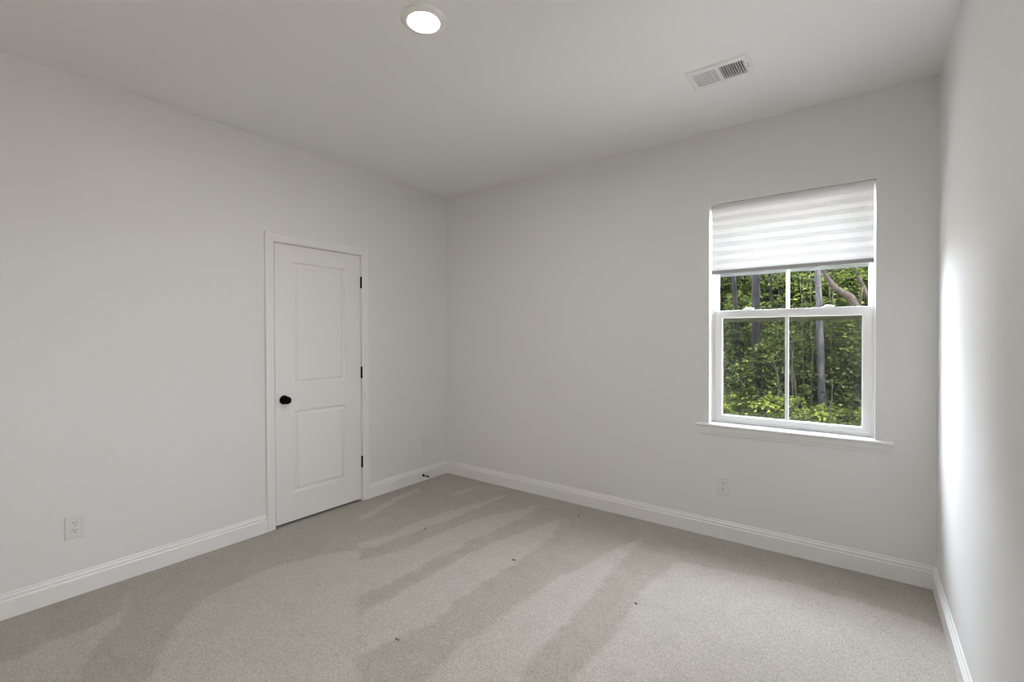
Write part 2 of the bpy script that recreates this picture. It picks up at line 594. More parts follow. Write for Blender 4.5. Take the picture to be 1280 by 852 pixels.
bm = bmesh.new()
hole_slab(bm, (-0.9, VX1, VX2, W+0.12), (YF-0.12, VY1, VY2, 0.45), H, H+0.16, lambda a, b_, c: (a, b_, c))
struct(bm_obj('ceiling', bm, CEIL), 'smooth white painted ceiling', 'ceiling')
bm = bmesh.new()
hole_slab(bm, (0.0, WX1, WX2, W), (-0.004, WZ1, WZ2, H), 0.0, 0.17, lambda a, b_, c: (a, c, b_))
struct(bm_obj('wall_back', bm, WALL), 'pale greige painted wall holding the window', 'wall')

JG = 0.0040      # gap between slab and jamb
JT = 0.018
bm = bmesh.new()
u0, u1, vtop = DY1-JG-JT, DY2+JG+JT, DZ2+JG+JT
# left wall: door opening reaches the floor
for (a0, a1, z0, z1) in ((YF, u0, -0.004, H), (u1, 0.17, -0.004, H), (u0, u1, vtop, H)):
    add_box(bm, -0.12, 0.0, a0, a1, z0, z1)
struct(bm_obj('wall_left', bm, WALL), 'pale greige painted wall holding the white door', 'wall')
# added unseen doorway to an invented lit hall, fill light from behind the camera
HY0, HY1 = -4.24, -3.42
bm = bmesh.new()
for (y0, y1, z0, z1) in ((YF-0.12, HY0, -0.004, H), (HY1, 0.17, -0.004, H), (HY0, HY1, 2.06, H)):
    add_box(bm, W, W+0.12, y0, y1, z0, z1)
struct(bm_obj('wall_right', bm, WALL), 'pale greige wall beside the window, lit by daylight', 'wall')
bm = bmesh.new()
add_box(bm, -0.12, W, YF-0.12, YF, -0.004, H)
struct(bm_obj('wall_front', bm, WALL), 'pale greige wall behind the viewer', 'wall')
HX = W+0.12
bm = bmesh.new()
for args in ((HX, HX+1.32, YF-0.24, YF-0.12, -0.004, H), (HX, HX+1.32, -2.60, -2.48, -0.004, H), (HX+1.20, HX+1.32, YF-0.12, -2.60, -0.004, H)):
    add_box(bm, *args)
struct(bm_obj('wall_added_hall', bm, WALL), 'pale greige walls of the added unseen hall behind the viewer', 'wall')
bm = bmesh.new()
add_box(bm, HX, HX+1.32, YF-0.24, -2.48, H, H+0.16)
struct(bm_obj('ceiling_added_hall', bm, CEIL), 'white ceiling of the added unseen hall behind the viewer', 'ceiling')
bm = bmesh.new()
add_box(bm, W, HX+1.20, YF-0.12, -2.60, -0.16, -0.003)
struct(bm_obj('floor_added_hall', bm, CARPET), 'carpeted floor of the added unseen hall behind the viewer', 'carpet')
# closet behind the door, added against sky leaks, its shade painted dark
bm = bmesh.new()
for args in ((-0.9, -0.86, u0-0.3, u1+0.3, -0.004, H), (-0.86, -0.12, u0-0.3, u0-0.26, -0.004, H), (-0.86, -0.12, u1+0.26, u1+0.3, -0.004, H)):
    add_box(bm, *args)
struct(bm_obj('wall_closet', bm, CLOSET_SHADE), 'added closet shell behind the white door, shade in its dark colour', 'wall')

bm = bmesh.new()
add_box(bm, -0.9, -0.04, u0-0.3, u1+0.3, -0.16, -0.006)
struct(bm_obj('floor_closet', bm, CLOSET_SHADE), 'added closet floor behind the white door, shade in its dark colour', 'floor')

# baseboards: flat face, quirk and two small steps
BP = [(0.0, 0.0), (0.0155, 0.0), (0.0155, 0.0860), (0.0100, 0.0925), (0.0100, 0.0975), (0.0118, 0.0990), (0.0118, 0.1040),
      (0.0060, 0.1105), (0.0050, 0.1160), (0.0050, 0.1195), (0.0015, 0.1230), (0.0, 0.1230)]
def board(name, frame, a, b_, label, miter=None):
    bm = bmesh.new()
    m0, m1 = miter or (0, 0)
    A = [bm.verts.new(frame(p, a + m0*p[0])) for p in BP]
    B = [bm.verts.new(frame(p, b_ + m1*p[0])) for p in BP]
    n = len(BP)
    for i in range(n):
        bm.faces.new((A[i], A[(i+1) % n], B[(i+1) % n], B[i]))
    bm.faces.new(A)
    bm.faces.new(B[::-1])
    return struct(bm_obj(name, bm, TRIM), label, 'baseboard')
CW = 0.062       # casing width
CY1, CY2 = DY1-JG-0.004-CW, DY2+JG+0.004+CW
board('baseboard_left', lambda p, t: (p[0], t, p[1]), YF, CY1, 'white baseboard running from the door casing past the wide outlet', (1, 0))
board('baseboard_left.001', lambda p, t: (p[0], t, p[1]), CY2, 0.0, 'short white baseboard between door casing and room corner', (0, -1))
board('baseboard_back', lambda p, t: (t, -p[0], p[1]), 0.0, W, 'long white baseboard along the window wall', (1, -1))
board('baseboard_right', lambda p, t: (W-p[0], t, p[1]), HY1+0.06, 0.0, 'white baseboard along the daylit side wall', (0, -1))
board('baseboard_front', lambda p, t: (t, YF+p[0], p[1]), 0.0, W, 'white baseboard behind the viewer', (1, -1))

# ------------------------------------------------------------------ window
win = empty('window_1', ((WX1+WX2)/2, 0.1, WZ1))
struct(win, 'white single hung window with grille bars and trees outside', 'window')
wx0, wy0, wz0 = win.location
def wobj(name, bm, mat, parent=win, bevel=0.0, smooth=False):
    o = bm_obj(name, bm, mat, None, smooth=smooth, bevel=bevel)
    o.parent = parent
    # geometry is written in room coordinates
    off = Vector((0, 0, 0))
    p = parent
    while p is not None:
        off += p.location
        p = p.parent
    o.location = -off
    return o

bm = bmesh.new()      # painted jamb liner round the opening
add_ring(bm, WX1-0.0005, WX2+0.0005, WZ1-0.03, WZ2+0.0005, 0.0035, 0.0035, 0.005, 0.0035, -0.0012, 0.078)
wobj('jamb_liner', bm, TRIM)
SILL = 0.766
bm = bmesh.new()      # vinyl master frame, two tracks
add_ring(bm, WX1+0.003, WX2-0.003, WZ1-0.02, WZ2-0.003, 0.006, 0.006, 0.024, 0.016, 0.066, 0.080)
add_ring(bm, WX1+0.003, WX2-0.003, WZ1-0.02, WZ2-0.003, 0.0145, 0.0135, 0.026, 0.022, 0.080, 0.118)
add_ring(bm, WX1+0.003, WX2-0.003, WZ1-0.02, WZ2-0.003, 0.006, 0.006, 0.028, 0.020, 0.118, 0.168)
wobj('window_frame', bm, VINYL, bevel=0.0012)

def sash(name, x0, x1, z0, z1, st, rb, rtop, y0, y1, label):
    bm = bmesh.new()
    add_ring(bm, x0, x1, z0, z1, st, st, rb, rtop, y0, y1)
    # glazing bead step
    add_ring(bm, x0+st-0.006, x1-st+0.006, z0+rb-0.006, z1-rtop+0.006, 0.009, 0.009, 0.009, 0.009, y0+0.006, y1-0.004)
    s = wobj(name, bm, VINYL, bevel=0.0015)
    s['label'] = label
    bm = bmesh.new()
    ym = (y0+y1)/2
    add_box(bm, x0+st-0.002, x1-st+0.002, ym-0.002, ym+0.002, z0+rb-0.002, z1-rtop+0.002)
    wobj('glass_pane', bm, GLASS, s)
    bm = bmesh.new()
    xc = (x0+x1)/2
    add_box(bm, xc-0.0095, xc+0.0095, ym-0.009, ym+0.009, z0+rb-0.002, z1-rtop+0.002)
    wobj('grille_bar', bm, VINYL, s, bevel=0.002)
    return s
low = sash('lower_sash', 2.5070, 3.3685, 0.770, 1.531, 0.0440, 0.0455, 0.049, 0.082, 0.114, 'lower sash with insect screen behind it')
upp = sash('upper_sash', 2.4975, 3.3765, 1.486, 2.226, 0.0225, 0.040, 0.035, 0.124, 0.154, 'upper sash half covered by the shade')
# groove and lift lip on the lower sash's bottom rail
bm = bmesh.new()
add_prism(bm, [(0.0825, 0.7925), (0.0790, 0.7905), (0.0775, 0.7870), (0.0825, 0.7870)], 2.515, 3.3605, lambda p, t: (t, p[0], p[1]))
wobj('lift_rail', bm, VINYL, low)
for lx in (2.712, 3.152):
    # cam lock: base, round body and thumb lever
    bm = bmesh.new()
    add_box(bm, lx-0.030, lx+0.030, 0.086, 0.110, 1.531, 1.5365)
    add_lathe(bm, [(0, 0), (0.014, 0), (0.0145, 0.004), (0.012, 0.009), (0.0, 0.0105)], 20, Matrix.Translation((lx-0.004, 0.098, 1.536)))
    add_prism(bm, [(0.0, 0.0), (0.048, 0.0005), (0.050, 0.004), (0.032, 0.0085), (0.0, 0.011)], 0.089, 0.101, lambda p, t: (lx-0.012+p[0], t, 1.537+p[1]))
    k = wobj('sash_lock', bm, VINYL, low, bevel=0.001)
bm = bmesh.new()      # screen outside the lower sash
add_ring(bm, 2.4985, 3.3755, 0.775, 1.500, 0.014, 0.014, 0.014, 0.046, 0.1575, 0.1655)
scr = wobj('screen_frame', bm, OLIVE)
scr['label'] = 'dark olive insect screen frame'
bm = bmesh.new()
add_box(bm, 2.510, 3.364, 0.1610, 0.1615, 0.787, 1.456)
wobj('screen_mesh', bm, SCREEN, scr)
# stool and apron
bm = bmesh.new()
prof = [(0.078, SILL-0.019), (0.078, SILL), (-0.024, SILL), (-0.0285, SILL-0.003), (-0.030, SILL-0.009), (-0.0285, SILL-0.015), (-0.024, SILL-0.019)]
add_prism(bm, [(y, z) for y, z in prof if y > 0] + [(0.0, SILL), (0.0, SILL-0.019)][:0] + [(-0.0, SILL), (-0.0, SILL-0.019)], WX1+0.002, WX2-0.002, lambda p, t: (t, p[0], p[1]))
nose = [(0.0, SILL-0.019), (0.0, SILL)] + prof[2:]
add_prism(bm, nose, 2.409, 3.466, lambda p, t: (t, p[0], p[1]))
wobj('window_sill', bm, TRIM)
bm = bmesh.new()
ap = [(0.0, 0.6955), (-0.0060, 0.6955), (-0.0085, 0.700), (-0.0090, 0.708), (-0.0130, 0.716), (-0.0150, 0.724), (-0.0160, SILL-0.019), (0.0, SILL-0.019)]
add_prism(bm, ap, 2.424, 3.450, lambda p, t: (t, p[0], p[1]))
wobj('window_apron', bm, TRIM)

# ------------------------------------------------------------------ banded shade
bx0, bx1 = 2.5035, 3.3740
shade = empty('window_blind', ((bx0+bx1)/2, 0.035, WZ2-0.0045))
tag(shade, 'white banded sheer roller shade drawn a third of the way down the window', 'blind')
def sobj(name, bm, mat, parent=shade, bevel=0.0, smooth=False):
    o = bm_obj(name, bm, mat, None, bevel=bevel, smooth=smooth)
    o.parent = parent
    o.location = -shade.location
    return o
bm = bmesh.new()      # slim cassette under the jamb head
cs = [(0.012, 2.2415), (0.062, 2.2415), (0.062, 2.195), (0.040, 2.190), (0.026, 2.196), (0.015, 2.208), (0.012, 2.220)]
add_prism(bm, cs, bx0-0.006, bx1+0.005, lambda p, t: (t, p[0], p[1]))
sobj('headrail', bm, TRIM, bevel=0.001)
def sheet(z0, z1, y, th, nx=24, nz=40, bow=0.0):
    bm = bmesh.new()
    g = {}
    for k in (0, 1):
        for i in range(nx+1):
            for j in range(nz+1):
                x = bx0 + (bx1-bx0)*i/nx
                z = z0 + (z1-z0)*j/nz
                w = bow*math.sin(PI*j/nz)*math.sin(2*PI*i/nx)
                g[i, j, k] = bm.verts.new((x, y+w+k*th, z))
        for i in range(nx):
            for j in range(nz):
                bm.faces.new((g[i, j, k], g[i+1, j, k], g[i+1, j+1, k], g[i, j+1, k]))
    return bm
fab = sobj('shade_fabric', sheet(1.797, 2.232, 0.0100, 0.0006, bow=0.0008), BLIND, smooth=True)
bm = bmesh.new()      # oval hem rail, with its end caps
rp_ = [(0.006, 1.7755), (0.010, 1.7735), (0.020, 1.7735), (0.024, 1.7755), (0.024, 1.796), (0.020, 1.799), (0.010, 1.799), (0.006, 1.796)]
add_prism(bm, rp_, bx0+0.001, bx1-0.001, lambda p, t: (t, p[0], p[1]))
rail = sobj('hem_rail', bm, RAIL_BACKLIT, bevel=0.001)
rail['label'] = 'hem rail of the shade, coloured grey as if backlit'
for x0, x1 in ((bx0-0.0015, bx0+0.004), (bx1-0.004, bx1+0.0015)):
    bm = bmesh.new()
    add_prism(bm, [(y+(0.0007 if y > 0.015 else -0.0007), z+(0.001 if z > 1.786 else -0.001)) for y, z in rp_], x0, x1, lambda p, t: (t, p[0], p[1]))
    e = sobj('end_cap', bm, RAIL_BACKLIT, rail)
    e.location = (0, 0, 0)
bm = bmesh.new()      # clear strip hanging under the rail
add_box(bm, bx0+0.030, bx1-0.022, 0.0145, 0.0155, 1.754, 1.776)
sobj('hem_strip', bm, CLEAR)

# ------------------------------------------------------------------ door
door = empty('door_1', (0, (DY1+DY2)/2, 0))
struct(door, 'white two panel closet door with black knob and hinges', 'door')
def dobj(name, bm, mat, parent=door, bevel=0.0, smooth=False):
    o = bm_obj(name, bm, mat, None, bevel=bevel, smooth=smooth)
    o.parent = parent
    p = parent
    off = Vector((0, 0, 0))
    while p is not None:
        off += p.location
        p = p.parent
    o.location = -off
    return o

def door_slab():
    bm = bmesh.new()
    xf, xb = -0.002, -0.037
    panels = [(-1.574, -1.1415, 0.2200, 0.8190), (-1.574, -1.1415, 1.0130, 1.9080)]
    ysplit = [DY1, -1.574, -1.1415, DY2]
    zs = [DZ1, 0.2200, 0.8190, 1.0130, 1.9080, DZ2]
    g = {}
    def v(i, j):
        if (i, j) not in g:
            g[i, j] = bm.verts.new((xf, ysplit[i], zs[j]))
        return g[i, j]
    for i in range(3):
        for j in range(5):
            if i == 1 and j in (1, 3):
                continue
            bm.faces.new((v(i, j), v(i+1, j), v(i+1, j+1), v(i, j+1)))
    # moulded sticking: ogee down, flat valley, raised field
    steps = [(0.0, 0.0), (0.003, 0.0010), (0.010, 0.0090), (0.013, 0.0105), (0.018, 0.0105), (0.024, 0.0085), (0.036, 0.0022), (0.040, 0.0018)]
    for (a, b_, c, d), (j0, j1) in zip(panels, ((1, 2), (3, 4))):
        prev = [v(1, j0), v(2, j0), v(2, j1), v(1, j1)]
        for ins, dep in steps[1:]:
            cur = [bm.verts.new((xf-dep, y, z)) for y, z in ((a+ins, c+ins), (b_-ins, c+ins), (b_-ins, d-ins), (a+ins, d-ins))]
            for k in range(4):
                n = (k+1) % 4
                bm.faces.new((prev[k], prev[n], cur[n], cur[k]))
            prev = cur
        bm.faces.new(prev)
    back = [bm.verts.new((xb, y, z)) for y, z in ((DY1, DZ1), (DY2, DZ1), (DY2, DZ2), (DY1, DZ2))]
    bm.faces.new(back[::-1])
    bm.faces.new([v(i, 0) for i in range(4)] + [back[1], back[0]])
    bm.faces.new([v(3, j) for j in range(6)] + [back[2], back[1]])
    bm.faces.new([v(i, 5) for i in (3, 2, 1, 0)] + [back[3], back[2]])
    bm.faces.new([v(0, j) for j in (5, 4, 3, 2, 1, 0)] + [back[0], back[3]])
    return bm
dobj('door_slab', door_slab(), DOORP)
bm = bmesh.new()      # jamb: two legs and a head, with stop
ja, jb, jt = DY1-JG, DY2+JG, DZ2+JG
add_box(bm, -0.12, 0.0, ja-JT, ja, 0.0, jt+JT)
add_box(bm, -0.12, 0.0, jb, jb+JT, 0.0, jt+JT)
add_box(bm, -0.12, 0.0, ja, jb, jt, jt+JT)
add_box(bm, -0.075, -0.040, ja, ja+0.011, 0.0, jt)
add_box(bm, -0.075, -0.040, jb-0.011, jb, 0.0, jt)
add_box(bm, -0.075, -0.040, ja+0.011, jb-0.011, jt-0.011, jt)
dobj('door_jamb', bm, TRIM)
# casing: profile mitred round the opening
CP = [(0.0, 0.0), (0.0, 0.0085), (0.003, 0.0105), (0.014, 0.0110), (0.018, 0.0128), (0.034, 0.0135), (0.042, 0.0155), (0.056, 0.0165), (0.060, 0.0150), (CW, 0.0115), (CW, 0.0)]
ci, cj, ct = ja-0.004, jb+0.004, jt+0.004
bm = bmesh.new()
rows = []
for w, t in CP:
    rows.append([bm.verts.new(p) for p in ((t, ci-w, 0.0), (t, ci-w, ct+w), (t, cj+w, ct+w), (t, cj+w, 0.0))])
for r0, r1 in zip(rows, rows[1:]+rows[:1]):
    for k in range(3):
        bm.faces.new((r0[k], r0[k+1], r1[k+1], r1[k]))
bm.faces.new([r[0] for r in rows])
bm.faces.new([r[3] for r in rows][::-1])
dobj('door_casing', bm, TRIM)
# hinges with knuckles
for z0, z1 in ((1.7620, 1.8520), (1.0200, 1.1100), (0.2800, 0.3700)):
    bm = bmesh.new()
    n = 5
    for k in range(n):
        a, b_ = z0+(z1-z0)*k/n+0.0004, z0+(z1-z0)*(k+1)/n-0.0004
        add_lathe(bm, [(0, a), (0.0070, a), (0.0076, a+0.0006), (0.0076, b_-0.0006), (0.0070, b_), (0, b_)], 16, Matrix.Translation((0.0065, -0.9980, 0)))
    for a, b_ in ((z0-0.004, z0), (z1, z1+0.004)):
        add_lathe(bm, [(0, a), (0.0042, a), (0.0042, b_), (0, b_)], 12, Matrix.Translation((0.0065, -0.9980, 0)))
    add_box(bm, -0.030, 0.003, -0.9995, -0.9970, z0, z1)
    h = dobj('hinge', bm, BLACK)
    h['label'] = 'black butt hinge'
# knob: rosette, neck, ball
RX = Matrix.Translation((-0.002, -1.6440, 0.9080)) @ Matrix.Rotation(PI/2, 4, 'Y')
bm = bmesh.new()
add_lathe(bm, [(0, 0.0), (0.0330, 0.0), (0.0330, 0.004), (0.0300, 0.008), (0.0200, 0.0105), (0.0, 0.0105)], 40, RX)
ros = dobj('rosette', bm, BLACK, smooth=False)
ros['label'] = 'black round rosette'
bm = bmesh.new()
add_lathe(bm, [(0.0, 0.010), (0.0115, 0.010), (0.0105, 0.022), (0.0125, 0.029), (0.0215, 0.0345), (0.0265, 0.042), (0.0275, 0.050), (0.0250, 0.0575), (0.0180, 0.0625), (0.0, 0.0640)], 40, RX)
kn = dobj('knob', bm, BLACK, smooth=True)
kn['label'] = 'black round door knob'
bm = bmesh.new()      # latch plate in the slab's edge
add_box(bm, -0.030, -0.006, DY1-0.0015, DY1+0.001, 0.878, 0.938)
dobj('latch_plate', bm, BLACK)

# ------------------------------------------------------------------ door stop on the baseboard
stop = empty('door_stop', (0.0144, -0.334, 0.053))
tag(stop, 'small black rigid door stop screwed to the baseboard by the room corner', 'door stop')
RS = Matrix.Rotation(PI/2, 4, 'Y')
bm = bmesh.new()
add_lathe(bm, [(0, 0), (0.0125, 0), (0.0125, 0.003), (0.0090, 0.008), (0.0052, 0.011), (0.0046, 0.016), (0.0046, 0.062), (0.0, 0.062)], 20, RS)
bm_obj('stop_rod', bm, BLACK, stop)
bm = bmesh.new()
add_lathe(bm, [(0, 0.060), (0.0080, 0.060), (0.0085, 0.064), (0.0080, 0.074), (0.0060, 0.077), (0.0, 0.078)], 20, RS)
bm_obj('rubber_tip', bm, RUBBER, stop)

# ------------------------------------------------------------------ outlets and wall plate (local: X right, Z up, -Y out of the wall)
def make_plate(name, w, h, blank=False):
    root = empty(name)
    bm = bmesh.new()
    t = 0.0062
    prof = [(0.0, 0.0), (0.0, 0.0035), (0.0022, 0.0055), (0.0050, t)]
    prev = None
    for ins, d in prof:
        cur = [bm.verts.new((x, -d, z)) for x, z in ((-w/2+ins, -h/2+ins), (w/2-ins, -h/2+ins), (w/2-ins, h/2-ins), (-w/2+ins, h/2-ins))]
        if prev:
            for k in range(4):
                bm.faces.new((prev[k], prev[(k+1) % 4], cur[(k+1) % 4], cur[k]))
        else:
            bm.faces.new(cur[::-1])
        prev = cur
    bm.faces.new(prev)
    bm_obj('cover_plate', bm, PLATE, root)
    face = Matrix.Rotation(PI/2, 4, 'X')      # local Z of a lathe -> out of the wall
    if blank:
        for z in (0.042, -0.042):
            bm = bmesh.new()
            add_lathe(bm, [(0, 0.0055), (0.0034, 0.0055), (0.0032, 0.0068), (0, 0.0074)], 14, Matrix.Translation((0, 0, z)) @ face)
            bm_obj('screw', bm, PLATE, root)
        return root
    for z in (0.0195, -0.0195):
        bm = bmesh.new()      # rounded receptacle face, flattened top and bottom
        pts = []
        for i in range(40):
            a = 2*PI*i/40
            pts.append((0.0172*math.cos(a), max(-0.0140, min(0.0140, 0.0172*math.sin(a)))+z))
        for ins, d0, d1 in ((1.0, 0.0058, 0.0082), (0.94, 0.0082, 0.0088)):
            pass
        A = [bm.verts.new((x, -0.0058, zz)) for x, zz in pts]
        B = [bm.verts.new((x, -0.0078, zz)) for x, zz in pts]
        C = [bm.verts.new((x*0.95, -0.0084, z+(zz-z)*0.95)) for x, zz in pts]
        n = len(pts)
        for i in range(n):
            j = (i+1) % n
            bm.faces.new((A[i], A[j], B[j], B[i]))
            bm.faces.new((B[i], B[j], C[j], C[i]))
        bm.faces.new(C)
        rc = bm_obj('receptacle', bm, PLATE, root)
        bm = bmesh.new()
        add_box(bm, -0.0078, -0.0052, -0.0088, -0.0080, z+0.0005, z+0.0095)
        add_box(bm, 0.0052, 0.0074, -0.0088, -0.0080, z+0.0015, z+0.0090)
        add_lathe(bm, [(0, 0.0080), (0.0026, 0.0080), (0.0026, 0.0088), (0, 0.0088)], 14, Matrix.Translation((0, 0, z-0.0075)) @ face)
        sl = bm_obj('slots', bm, DARK, rc)
        sl['label'] = 'dark plug slots'
    bm = bmesh.new()
    add_lathe(bm, [(0, 0.0058), (0.0034, 0.0058), (0.0032, 0.0070), (0, 0.0076)], 14, face)
    bm_obj('screw', bm, PLATE, root)
    return root
out1 = make_plate('electrical_outlet', 0.080, 0.123)
out1.location = (0.0, -2.7665, 0.363)
out1.rotation_euler = (0, 0, PI/2)
tag(out1, 'white duplex outlet low on the door wall, far from the door casing', 'outlet', 'duplex outlets')
out2 = copy_thing(out1)
out2.location = (2.581, 0.0, 0.3535)
out2.rotation_euler = (0, 0, 0)
tag(out2, 'white duplex outlet low on the window wall beneath the window', 'outlet', 'duplex outlets')
pl = make_plate('wall_plate', 0.080, 0.120, blank=True)
pl.location = (0.0, -0.288, 0.344)
pl.rotation_euler = (0, 0, PI/2)
tag(pl, 'blank white cover plate on the wall between door and room corner', 'wall plate')

# ------------------------------------------------------------------ ceiling light
lamp = empty('ceiling_light', (1.789, -1.936, H))
tag(lamp, 'round white flush ceiling light, lit, with a wide trim ring', 'ceiling light')
bm = bmesh.new()
add_lathe(bm, [(0.099, 0.0), (0.0985, -0.004), (0.093, -0.008), (0.083, -0.0125), (0.0720, -0.0145), (0.0680, -0.0135), (0.0655, -0.0100), (0.0655, 0.0)], 72, Matrix.Identity(4))
bm_obj('trim_ring', bm, LAMPTRIM, lamp, smooth=True)
bm = bmesh.new()
add_lathe(bm, [(0.0, -0.0122), (0.035, -0.0119), (0.055, -0.0110), (0.0652, -0.0098)], 64, Matrix.Identity(4))
ln = bm_obj('lens', bm, LENS, lamp, smooth=True)
ln['label'] = 'glowing round lens'
hall_fill_lamp = copy_thing(lamp)  # added fill lamp, out of view
for ch in hall_fill_lamp.children:
    if ch.name.startswith('lens'):
        ch.data = ch.data.copy()
        ch.data.materials[0] = HALL_FILL_LENS
hall_fill_lamp.location = (HX+0.62, -3.70, H)
tag(hall_fill_lamp, 'added fill light on the unseen hall ceiling behind the viewer', 'ceiling light')

# ------------------------------------------------------------------ ceiling register
vent = empty('ceiling_vent', (2.7205, -0.716, H))
tag(vent, 'white two way ceiling air register with louvres', 'vent')
def vobj(name, bm, mat, parent=vent, bevel=0.0):
    o = bm_obj(name, bm, mat, None, bevel=bevel)
    o.parent = parent
    o.location = -vent.location if parent is vent else (0, 0, 0)
    return o
fx0, fx1, fy0, fy1 = 2.5665, 2.8745, -0.8215, -0.6100
ax0, ax1, ay0, ay1 = 2.5985, 2.8425, -0.7830, -0.6480
bm = bmesh.new()      # stamped face: sloped rim, flat face, opening
rings = []
for (x0, x1, y0, y1, z) in ((fx0, fx1, fy0, fy1, H), (fx0, fx1, fy0, fy1, H-0.0015), (fx0+0.008, fx1-0.008, fy0+0.008, fy1-0.008, H-0.0075),
                            (ax0, ax1, ay0, ay1, H-0.0075), (ax0, ax1, ay0, ay1, H+0.004)):
    rings.append([bm.verts.new(p) for p in ((x0, y0, z), (x1, y0, z), (x1, y1, z), (x0, y1, z))])
for r0, r1 in zip(rings, rings[1:]):
    for k in range(4):
        bm.faces.new((r0[k], r0[(k+1) % 4], r1[(k+1) % 4], r1[k]))
add_box(bm, 2.7130, 2.7275, ay0, ay1, H-0.0074, H-0.002)      # centre bar
vobj('faceplate', bm, VENT)
for side, (x0, x1) in ((-1, (ax0, 2.713)), (1, (2.7275, ax1))):
    n = 10
    for k in range(n):
        xc = x0 + (x1-x0)*(k+0.5)/n
        bm = bmesh.new()
        # left bank turns its air one way, right bank the other
        hw = 0.0056 if side > 0 else 0.0043
        add_box(bm, -hw, hw, ay0-0.0005, ay1+0.0005, -0.0005, 0.0005, Matrix.Translation((xc, 0, H-0.0030)) @ Matrix.Rotation(math.radians(40 if side > 0 else -30), 4, 'Y'))
        vobj('louvre', bm, VENT)
bm = bmesh.new()      # tie rod behind the right bank, and damper lever
add_box(bm, 2.7280, 2.8420, -0.7000, -0.6960, H+0.006, H+0.008)
vobj('tie_rod', bm, DUCT)
bm = bmesh.new()
add_box(bm, 2.8540, 2.8570, -0.7420, -0.7000, H-0.0078, H-0.0070)
sl = vobj('lever_slot', bm, DARK)
bm = bmesh.new()
add_box(bm, 2.8545, 2.8565, -0.7300, -0.7190, H-0.0230, H-0.0078)
vobj('damper_lever', bm, VENT)
for x in (2.5835, 2.8655):
    bm = bmesh.new()
    add_lathe(bm, [(0, -0.0070), (0.0036, -0.0070), (0.0032, -0.0088), (0, -0.0095)], 14, Matrix.Translation((x, -0.715, H)))
    vobj('screw', bm, LAMPTRIM)
bm = bmesh.new()      # duct boot above the opening
for args in ((VX1-0.004, VX1, VY1, VY2, H+0.002, H+0.30), (VX2, VX2+0.004, VY1, VY2, H+0.002, H+0.30), (VX1, VX2, VY1-0.004, VY1, H+0.002, H+0.30),
             (VX1, VX2, VY2, VY2+0.004, H+0.002, H+0.30), (VX1, VX2, VY1, VY2, H+0.30, H+0.304)):
    add_box(bm, *args)
vobj('duct_boot', bm, DUCT)

# ------------------------------------------------------------------ specks of lint on the carpet
random.seed(11)
LINTS = [(0.855, -1.082, 'dark lint speck on the carpet out from the door'), (1.616, -0.233, 'dark lint speck on the carpet near the window wall baseboard'),
         (1.632, -1.084, 'dark lint speck at the middle of the carpet'), (1.660, -1.988, 'dark lint speck on the carpet under the ceiling light'),
         (2.410, -1.082, 'dark lint speck on the carpet in front of the window')]
for x, y, lab in LINTS:
    bm = bmesh.new()
    for s in range(3):
        pts = [Vector((random.uniform(-.012, .012), random.uniform(-.008, .008), 0.002+random.uniform(0, .003))) for _ in range(2)]
        d = pts[1]-pts[0]
        side = Vector((-d.y, d.x, 0)).normalized()*0.0012
        quad = [pts[0]-side, pts[0]+side, pts[1]+side, pts[1]-side]
        lo = [bm.verts.new((q.x, q.y, 0.0)) for q in quad]
        hi = [bm.verts.new((q.x, q.y, q.z+0.001)) for q in quad]
        bm.faces.new(lo[::-1])
        bm.faces.new(hi)
        for k in range(4):
            bm.faces.new((lo[k], lo[(k+1) % 4], hi[(k+1) % 4], hi[k]))
    o = bm_obj('carpet_lint', bm, LINT)
    o.location = (x, y, 0.0005)
    tag(o, lab, 'lint', 'lint specks on the carpet')

# ------------------------------------------------------------------ outside
GZ = -0.46
def build_ground():
    rng = np.random.default_rng(3)
    bm = bmesh.new()
    nx, ny = 60, 60
    g = {}
    for i in range(nx+1):
        for j in range(ny+1):
            x = -22+44*i/nx
            y = 0.2+40*j/ny
            z = GZ + 0.04*math.sin(x*1.7+y*0.6)*math.sin(y*1.1) if y > 1 else GZ
            z += 0.02*max(0.0, y-11)
            g[i, j] = bm.verts.new((x, y, z))
    for i in range(nx):
        for j in range(ny):
            bm.faces.new((g[i, j], g[i+1, j], g[i+1, j+1], g[i, j+1]))
    return bm
struct(bm_obj('ground', build_ground(), SOIL, smooth=True), 'tan forest soil outside the window', 'ground')

bm = bmesh.new()
add_box(bm, -1.5, 6.5, 0.17, 3.0, GZ-0.10, GZ+0.07)  # added unseen slab, reflects daylight up through the window
BOUNCE_CONC = plain('bounce_concrete', (0.62, 0.61, 0.60), 0.85, bump=(60, 0.3, 0.002))
struct(bm_obj('trim_2', bm, BOUNCE_CONC), 'added pale patio slab below the window, bouncing daylight to the ceiling', 'patio')

